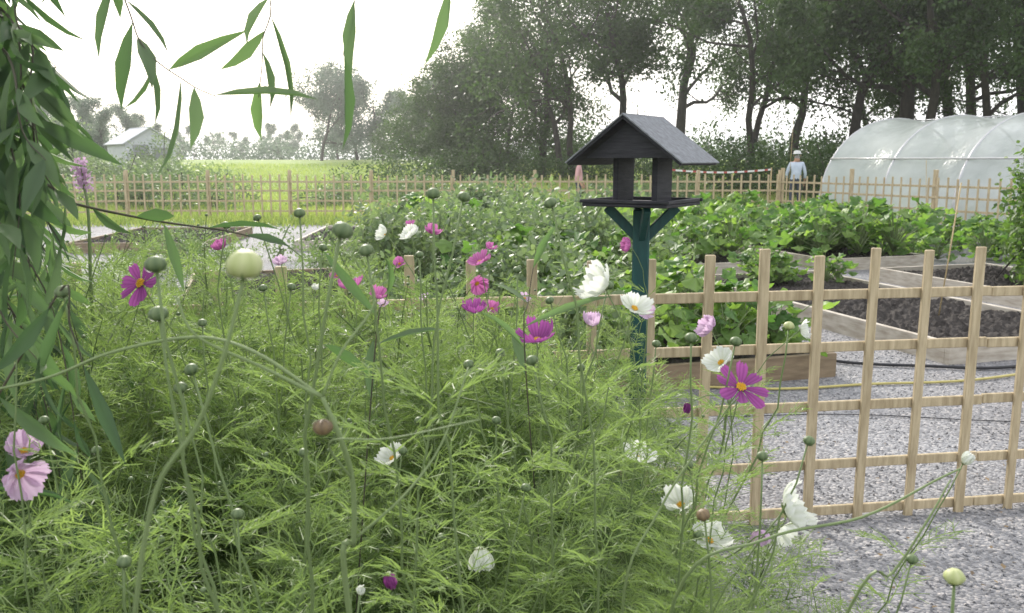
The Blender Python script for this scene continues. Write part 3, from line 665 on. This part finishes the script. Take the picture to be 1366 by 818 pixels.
for a in[(209,352,28,'budG',.7),(213,418,26,'budG',.75),(453,306,28,'budG',.68),(490,333,20,'budG',.85),(578,258,19,'budG',.9),(617,262,17,'budG',.95),(737,270,18,'budG',.95),(400,284,16,'budG',1.0),
         (1077,587,16,'budG',1.0),(1017,608,16,'budG',1.05),(922,450,17,'budG',1.1),(317,685,18,'budG',.9),(22,466,16,'budG',.9),(85,388,20,'budG',.9),(165,748,20,'budG',.9),(940,685,19,'budB',1.0),(712,480,17,'budG',1.1),
         (627,485,15,'budG',1.2),(980,455,16,'budG',1.2),(920,620,14,'budG',1.3),(1215,745,16,'budG',.9),(1273,768,27,'budY',.8),(388,382,12,'budG',1.4),(352,384,12,'budG',1.4),(258,492,20,'budG',.95),(243,516,18,'budG',.95),(668,470,14,'budG',1.2),(810,380,14,'budG',1.3),
         (1052,434,14,'budY',1.5),(560,560,12,'budG',1.3),(700,650,14,'budG',1.1),(930,712,14,'budG',1.2),(590,715,12,'budG',1.2),(405,603,14,'budG',1.1),(775,490,12,'budG',1.4),(875,458,12,'budG',1.4),
         (536,600,13,'budG',1.3),(300,300,12,'budG',1.5),(345,290,11,'budG',1.6),(662,560,13,'budG',1.3),(745,600,13,'budG',1.3),(130,600,14,'budG',1.1),(60,560,14,'budG',1.1),(430,330,12,'budG',1.5),(560,340,12,'budG',1.6),(690,360,12,'budG',1.6),(735,400,12,'budG',1.5),(270,430,13,'budG',1.3)]:
    B(*a,up=(U(-.5,.5),U(-.3,.2),1))
mb=MB(); pb=P(325,372,.46); bud(mb,pb,nrm([.12,0,1]),.0092,0,2)
tube(mb,catmull([pb,P(300,470,.46),P(262,570,.47),P(208,655,.48),P(180,818,.50),P(170,1000,.55),(-.24,.56,.6),(-.26,.60,0)],6),np.linspace(.0011,.0020,43),6,1,.8); mb.obj('cosmos_bud',['budY','cstem','cstem'])
mb=MB()
def st(pts,r0,r1,v=.8):
    c=catmull(pts,7); tube(mb,c,np.linspace(r0,r1,len(c)),6,0,v)
st([(-.10,.95,0),(-.10,.85,.5),P(466,818,.75),P(472,720,.72),P(470,640,.70),P(452,580,.68),P(430,530,.68)],.0032,.0018)
st([P(430,530,.68),P(350,490,.68),P(262,448,.66),P(235,395,.66)],.0016,.0008)
st([P(430,530,.68),P(340,470,.7),P(260,450,.72),P(150,470,.74),P(60,505,.78),P(-60,530,.8)],.0015,.0012)
st([P(470,640,.70),P(440,590,.66),P(520,585,.66),P(640,560,.7)],.001,.0006)
st([P(472,720,.72),P(540,660,.72),P(590,590,.74),P(625,490,.76)],.0013,.0007)
st([P(430,530,.68),P(455,470,.68),P(500,400,.7),P(470,340,.7)],.0012,.0006)
st([(.15,1.25,0),(.2,1.2,.5),P(900,800,1.05),P(1020,720,1.0),P(1150,690,1.0),P(1250,640,1.0),P(1282,625,1.0)],.0026,.001)
st([(.2,1.1,0),(.28,1.05,.5),P(1130,818,.9),P(1190,765,.88),P(1240,690,.86),P(1268,640,.86)],.0022,.0008)
st([(.15,1.3,0),(.2,1.25,.5),P(830,818,1.05),P(880,680,1.02),P(960,560,1.02),P(985,530,1.0)],.0022,.0008)
mb.obj('cosmos_stems',['cstem'])
mb=MB(); bud(mb,P(430,560,.66),(.1,-.3,-1),.007,0,0); mb.obj('cosmos_seedhead',['budB'])

# ---------------------------------------------------------------- willow at the left, overhanging
wr=empty('willow_tree'); tw=MB(); lv=MB()
def wtwig(pts,r0,r1,step=.03,Lm=.11,skip=0.0,droop=.35,wd=.016,vb=.4):
    c=catmull(pts,8); tube(tw,c,np.linspace(r0,r1,len(c)),5,0)
    seg=np.linalg.norm(np.diff(c,axis=0),axis=1); tot=seg.sum(); cum=np.concatenate([[0],np.cumsum(seg)]); s=tot*skip; k=0
    while s<tot:
        p=np.array([np.interp(s,cum,c[:,i]) for i in range(3)]); q=np.array([np.interp(min(tot,s+.01),cum,c[:,i]) for i in range(3)]); d=nrm(q-p+1e-6)
        a=k*2.4; sd=nrm(np.cross(d,[math.cos(a),math.sin(a),.3])); 
        ld=nrm(d*.6+sd*.7+np.array([0,0,-droop])+rng.normal(0,.2,3)); L=Lm*U(.6,1.25)
        scatter(lv,LANCE,p[None],ld[None],nrm(rng.normal(size=(1,3))*.9+[0,-.3,.6]),np.array([L]),np.array([wd*U(.8,1.2)]),0,np.array([min(1,max(0,U(0,.7)+vb-.2))])); s+=step*U(.7,1.3); k+=1
tube(tw,catmull([(-1.75,1.7,0),(-1.7,1.65,.8),(-1.6,1.6,1.6),(-1.45,1.5,2.5),(-1.2,1.4,3.2)],6),np.linspace(.06,.02,25),8,0)
tube(tw,catmull([(-1.6,1.6,1.6),(-1.3,1.35,2.1),(-.9,1.2,2.35),(-.4,1.15,2.4),(.1,1.1,2.35)],6),np.linspace(.025,.006,25),6,0)
wtwig([(-1.68,1.62,1.0),(-1.2,1.35,1.42),P(0,240,1.15),P(100,272,1.15),P(210,295,1.15),P(300,308,1.15),P(360,322,1.2)],.003,.0008,.05,.10,.25,.5)
wtwig([(-.9,1.2,2.35),(-.62,1.1,2.1),P(150,-40,1.05),P(190,60,1.0),P(250,110,.95),P(290,130,.95)],.0015,.0005,.030,.11,.62,.4,.018,.5)
wtwig([(-.7,1.2,2.35),(-.5,1.1,2.1),P(340,-60,1.05),P(350,60,1.0),P(345,130,1.0)],.0015,.0005,.04,.10,.85,.6,.017,.6)
wtwig([(-.5,1.16,2.4),(-.4,1.1,2.0),P(455,-60,1.05),P(458,75,1.05)],.0015,.0005,.05,.11,.92,1.2,.019,.4)
wtwig([(-.1,1.12,2.4),(-.08,1.1,2.0),P(600,-80,1.1),P(596,40,1.1)],.0015,.0005,.06,.10,.92,1.2,.018,vb=1.1)
for (x0,y0) in [(-40,-60),(-30,60),(20,-80),(20,20),(-60,120),(30,100),(-20,180),(10,230),(-20,300),(-10,140),(40,130),(-30,60),(40,40),(0,0),(-20,-40),(10,60)]:
    d=U(.95,1.5); a=P(x0-140,y0-60,d+.15); b=P(x0-10,y0,d); c=P(x0+U(0,40),y0+U(80,130),d-.05); e=P(x0+U(10,70),y0+U(150,240),d-.08)
    wtwig([(-1.5,1.5,U(1.6,2.6)),a,b,c,e],.003,.0005,.023,.095,.35,.4,.018,.3)
for i in range(38):
    y=U(1.4,2.3); x=-y*U(.50,.72); z=U(1.1,2.15) if x/y<-.54 else U(1.0,1.45); ll=U(.3,.5)
    wtwig([(x-.5,y+.1,z+.1),(x-.2,y,z+.12),(x,y-.05,z),(x+U(.02,.12),y-.08,z-ll)],.003,.0005,.024,.09,.1,.5,.016,.3)
wtwig([(-.25,1.3,.75),P(500,470,1.12),P(515,400,1.1),P(530,350,1.1)],.0012,.0005,.045,.09,.7,.1,.015,.2)
wtwig([(.05,1.45,.8),P(700,470,1.2),P(705,400,1.2),P(715,335,1.2)],.0012,.0005,.045,.10,.7,.1,.015,.8)
wtwig([(-1.0,1.1,.2),(-.75,.95,.9),P(60,420,.9),P(95,440,.9),P(125,540,.92)],.002,.0006,.06,.12,.5,.7,.016,.2)
tw.obj('trunk_and_twigs',['wtwig'],True,wr); lv.obj('leaves',['willow'],True,wr)
mb=MB(); c=catmull([(-1.0,2.3,.3),(-1.05,2.2,1.0),P(118,290,2.2),P(112,250,2.2),P(108,220,2.2)],6); tube(mb,c,np.linspace(.006,.002,len(c)),5,1,.5)
pp=np.repeat(c[-7:],36,0)+rng.normal(0,.009,(252,3)); scatter(mb,DIAM,pp,randdirs(252),randdirs(252),.010,.008,0,rng.random(252)*.4); mb.obj('buddleia_bush',['pP','cstem'])

# ---------------------------------------------------------------- people
def person(name,x,y,rz,h,top,hat=False,z=0):
    root=empty(name,(x,y,z),rz); k=h/1.75
    J=dict(pel=(0,0,.95,.15),w=(0,.0,1.10,.135),ch=(0,-.01,1.30,.165),nk=(0,.01,1.47,.06),hd0=(0,-.005,1.56,.075),hd=(0,-.012,1.66,.095),
      sl=(-.17,0,1.41,.065),el=(-.25,.03,1.13,.045),wl=(-.24,-.10,.90,.030),hl=(-.235,-.13,.83,.035),
      sr=(.17,0,1.41,.065),er=(.26,.01,1.13,.045),wr=(.24,-.12,.92,.030),hr=(.235,-.15,.85,.035),
      pl=(-.09,0,.90,.10),kl=(-.11,-.04,.50,.065),al=(-.11,.02,.09,.045),tl=(-.12,-.12,.04,.04),
      pr=(.09,0,.90,.10),kr=(.11,.02,.50,.065),ar=(.12,.08,.09,.045),tr=(.13,-.06,.04,.04))
    E=[('pel','w'),('w','ch'),('ch','nk'),('nk','hd0'),('hd0','hd'),('ch','sl'),('sl','el'),('el','wl'),('wl','hl'),('ch','sr'),('sr','er'),('er','wr'),('wr','hr'),('pel','pl'),('pl','kl'),('kl','al'),('al','tl'),('pel','pr'),('pr','kr'),('kr','ar'),('ar','tr')]
    names=list(J); me=bpy.data.meshes.new('body'); me.from_pydata([tuple(c*k for c in J[n][:3]) for n in names],[(names.index(a),names.index(b)) for a,b in E],[])
    o=bpy.data.objects.new('tmp',me); scene.collection.objects.link(o); sk=o.modifiers.new('s','SKIN'); ss=o.modifiers.new('u','SUBSURF'); ss.levels=2; ss.render_levels=2
    for i,n in enumerate(names): me.skin_vertices[0].data[i].radius=(J[n][3]*k,)*2; me.skin_vertices[0].data[i].use_root=(i==0)
    dg=bpy.context.evaluated_depsgraph_get(); dg.update(); ev=bpy.data.meshes.new_from_object(o.evaluated_get(dg)); bpy.data.objects.remove(o)
    ev.materials.clear()
    for m in(top,'trous','skin','hair'): ev.materials.append(M[m])
    for f in ev.polygons:
        c=f.center/k; f.use_smooth=True
        if c.z>1.46: f.material_index=3 if (c.y>.0 and c.z>1.56) or c.z>1.72 else 2
        elif abs(c.x)>.17 and c.z<1.0 and c.z>.7: f.material_index=2
        elif c.z<.98 : f.material_index=1
        else: f.material_index=0
    link('body',ev,root)
    mb=MB()
    for s_ in(-1,1):
        box(mb,(s_*.097*k,.0,1.645*k),(.02*k,.035*k,.055*k),0,None,.008)
    box(mb,(0,-.112*k,1.64*k),(.022*k,.035*k,.04*k),0,None,.008); box(mb,(0,-.100*k,1.60*k),(.05*k,.012*k,.012*k),0,None,.004)
    mb.obj('ears_nose_mouth',['skin'],True,root)
    mb=MB(); box(mb,(-.034*k,-.100*k,1.668*k),(.022*k,.014*k,.012*k),0,None,.004); box(mb,(.034*k,-.100*k,1.668*k),(.022*k,.014*k,.012*k),0,None,.004); mb.obj('eyes',['pipe'],True,root)
    for s_ in(-1,1):
        mb=MB()
        hb=np.array([s_*.235*k,-.14*k,.84*k])
        for q in range(4): tube(mb,[hb+[(q-1.5)*.006*s_,(q-1.5)*.018*k,0],hb+[(q-1.5)*.006,(q-1.5)*.02*k-.01,-.05*k],hb+[-s_*.012,(q-1.5)*.02*k-.015,-(.082,.092,.088,.074)[q]*k]],.0085*k,5)
        tube(mb,[hb+[0,-.03*k,.02],hb+[-s_*.02,-.05*k,-.01],hb+[-s_*.025,-.055*k,-.04*k]],.009*k,5)
        mb.obj('fingers',['skin'],True,root)
    if hat:
        mb=MB(); N=16; prof=[(.125,.0),(.12,.012),(.105,.012),(.10,.06),(.07,.09),(.005,.10)]
        V=[(r_*math.cos(j/N*6.283)*k,r_*math.sin(j/N*6.283)*k,(1.69+z_)*k) for r_,z_ in prof for j in range(N)]
        mb.add(V,[(i*N+j,i*N+(j+1)%N,(i+1)*N+(j+1)%N,(i+1)*N+j) for i in range(len(prof)-1) for j in range(N)]); mb.obj('sun_hat',['hat'],True,root)
    return root
person('walking_man',8.02,25.3,math.radians(165),1.72,'shirt',True)
person('woman',1.9,25.5,math.radians(80),1.60,'pinks')
root=empty('barrier_tape'); mr=MB(); mw=MB()
for i in range(30):
    a=np.array([4.4,25.2,1.2]); b=np.array([7.4,25.6,1.2]); t0=i/30;t1=(i+1)/30; sag=lambda t:-.08*math.sin(math.pi*t)
    p=a+(b-a)*t0; q=a+(b-a)*t1; p[2]+=sag(t0); q[2]+=sag(t1); (mr if i%3==1 else mw).add([p,q,q+[0,0,.05],p+[0,0,.05]],[(0,1,2,3)])
mr.obj('red_bands',['tapeR'],False,root); mw.obj('white_bands',['tapeW'],False,root)
mb=MB(); tube(mb,[(4.4,25.2,0),(4.4,25.2,1.28)],.02,6); tube(mb,[(7.4,25.6,0),(7.4,25.6,1.28)],.02,6); mb.obj('stakes',['cane'],True,root)

# ---------------------------------------------------------------- light
SE=math.radians(27); AZ=math.radians(-17)
w=bpy.data.worlds.new("World"); scene.world=w; w.use_nodes=True; nt=w.node_tree; nt.nodes.clear()
out=nt.nodes.new('ShaderNodeOutputWorld'); bg=nt.nodes.new('ShaderNodeBackground'); sky=nt.nodes.new('ShaderNodeTexSky'); sky.sky_type='NISHITA'; sky.sun_disc=False
sky.sun_elevation=SE; sky.sun_rotation=AZ; sky.air_density=1.2; sky.dust_density=5; sky.ozone_density=2
tc=nt.nodes.new('ShaderNodeTexCoord'); nz=noise(nt,2.2,6,tc.outputs['Generated'])
cl=ramp(nt,nz,[(.25,(12,12.4,13)),(.7,(16.5,16.6,16.8))])
mx=nt.nodes.new('ShaderNodeMix'); mx.data_type='RGBA'; mx.inputs[0].default_value=.72
nt.links.new(sky.outputs[0],mx.inputs[6]); nt.links.new(cl,mx.inputs[7]); nt.links.new(mx.outputs[2],bg.inputs[0]); bg.inputs[1].default_value=.15; nt.links.new(bg.outputs[0],out.inputs[0])
sl=bpy.data.lights.new('sun','SUN'); sl.energy=5.0; sl.angle=math.radians(9); sl.color=(1,.95,.86); so=bpy.data.objects.new('sun',sl); scene.collection.objects.link(so)
dirv=Vector((math.sin(AZ)*math.cos(SE),math.cos(AZ)*math.cos(SE),math.sin(SE))); so.rotation_euler=dirv.to_track_quat('Z','Y').to_euler(); so.location=dirv*50
m,nt,out=newmat('summer_haze'); vs=nt.nodes.new('ShaderNodeVolumeScatter'); vs.inputs['Density'].default_value=.0009; vs.inputs['Anisotropy'].default_value=.75; vs.inputs['Color'].default_value=(.95,.98,1,1); nt.links.new(vs.outputs[0],out.inputs['Volume']); M['haze']=m
mb=MB(); box(mb,(0,60,9.6),(260,140,21)); mb.obj('haze_air',['haze'],False)
print('done')
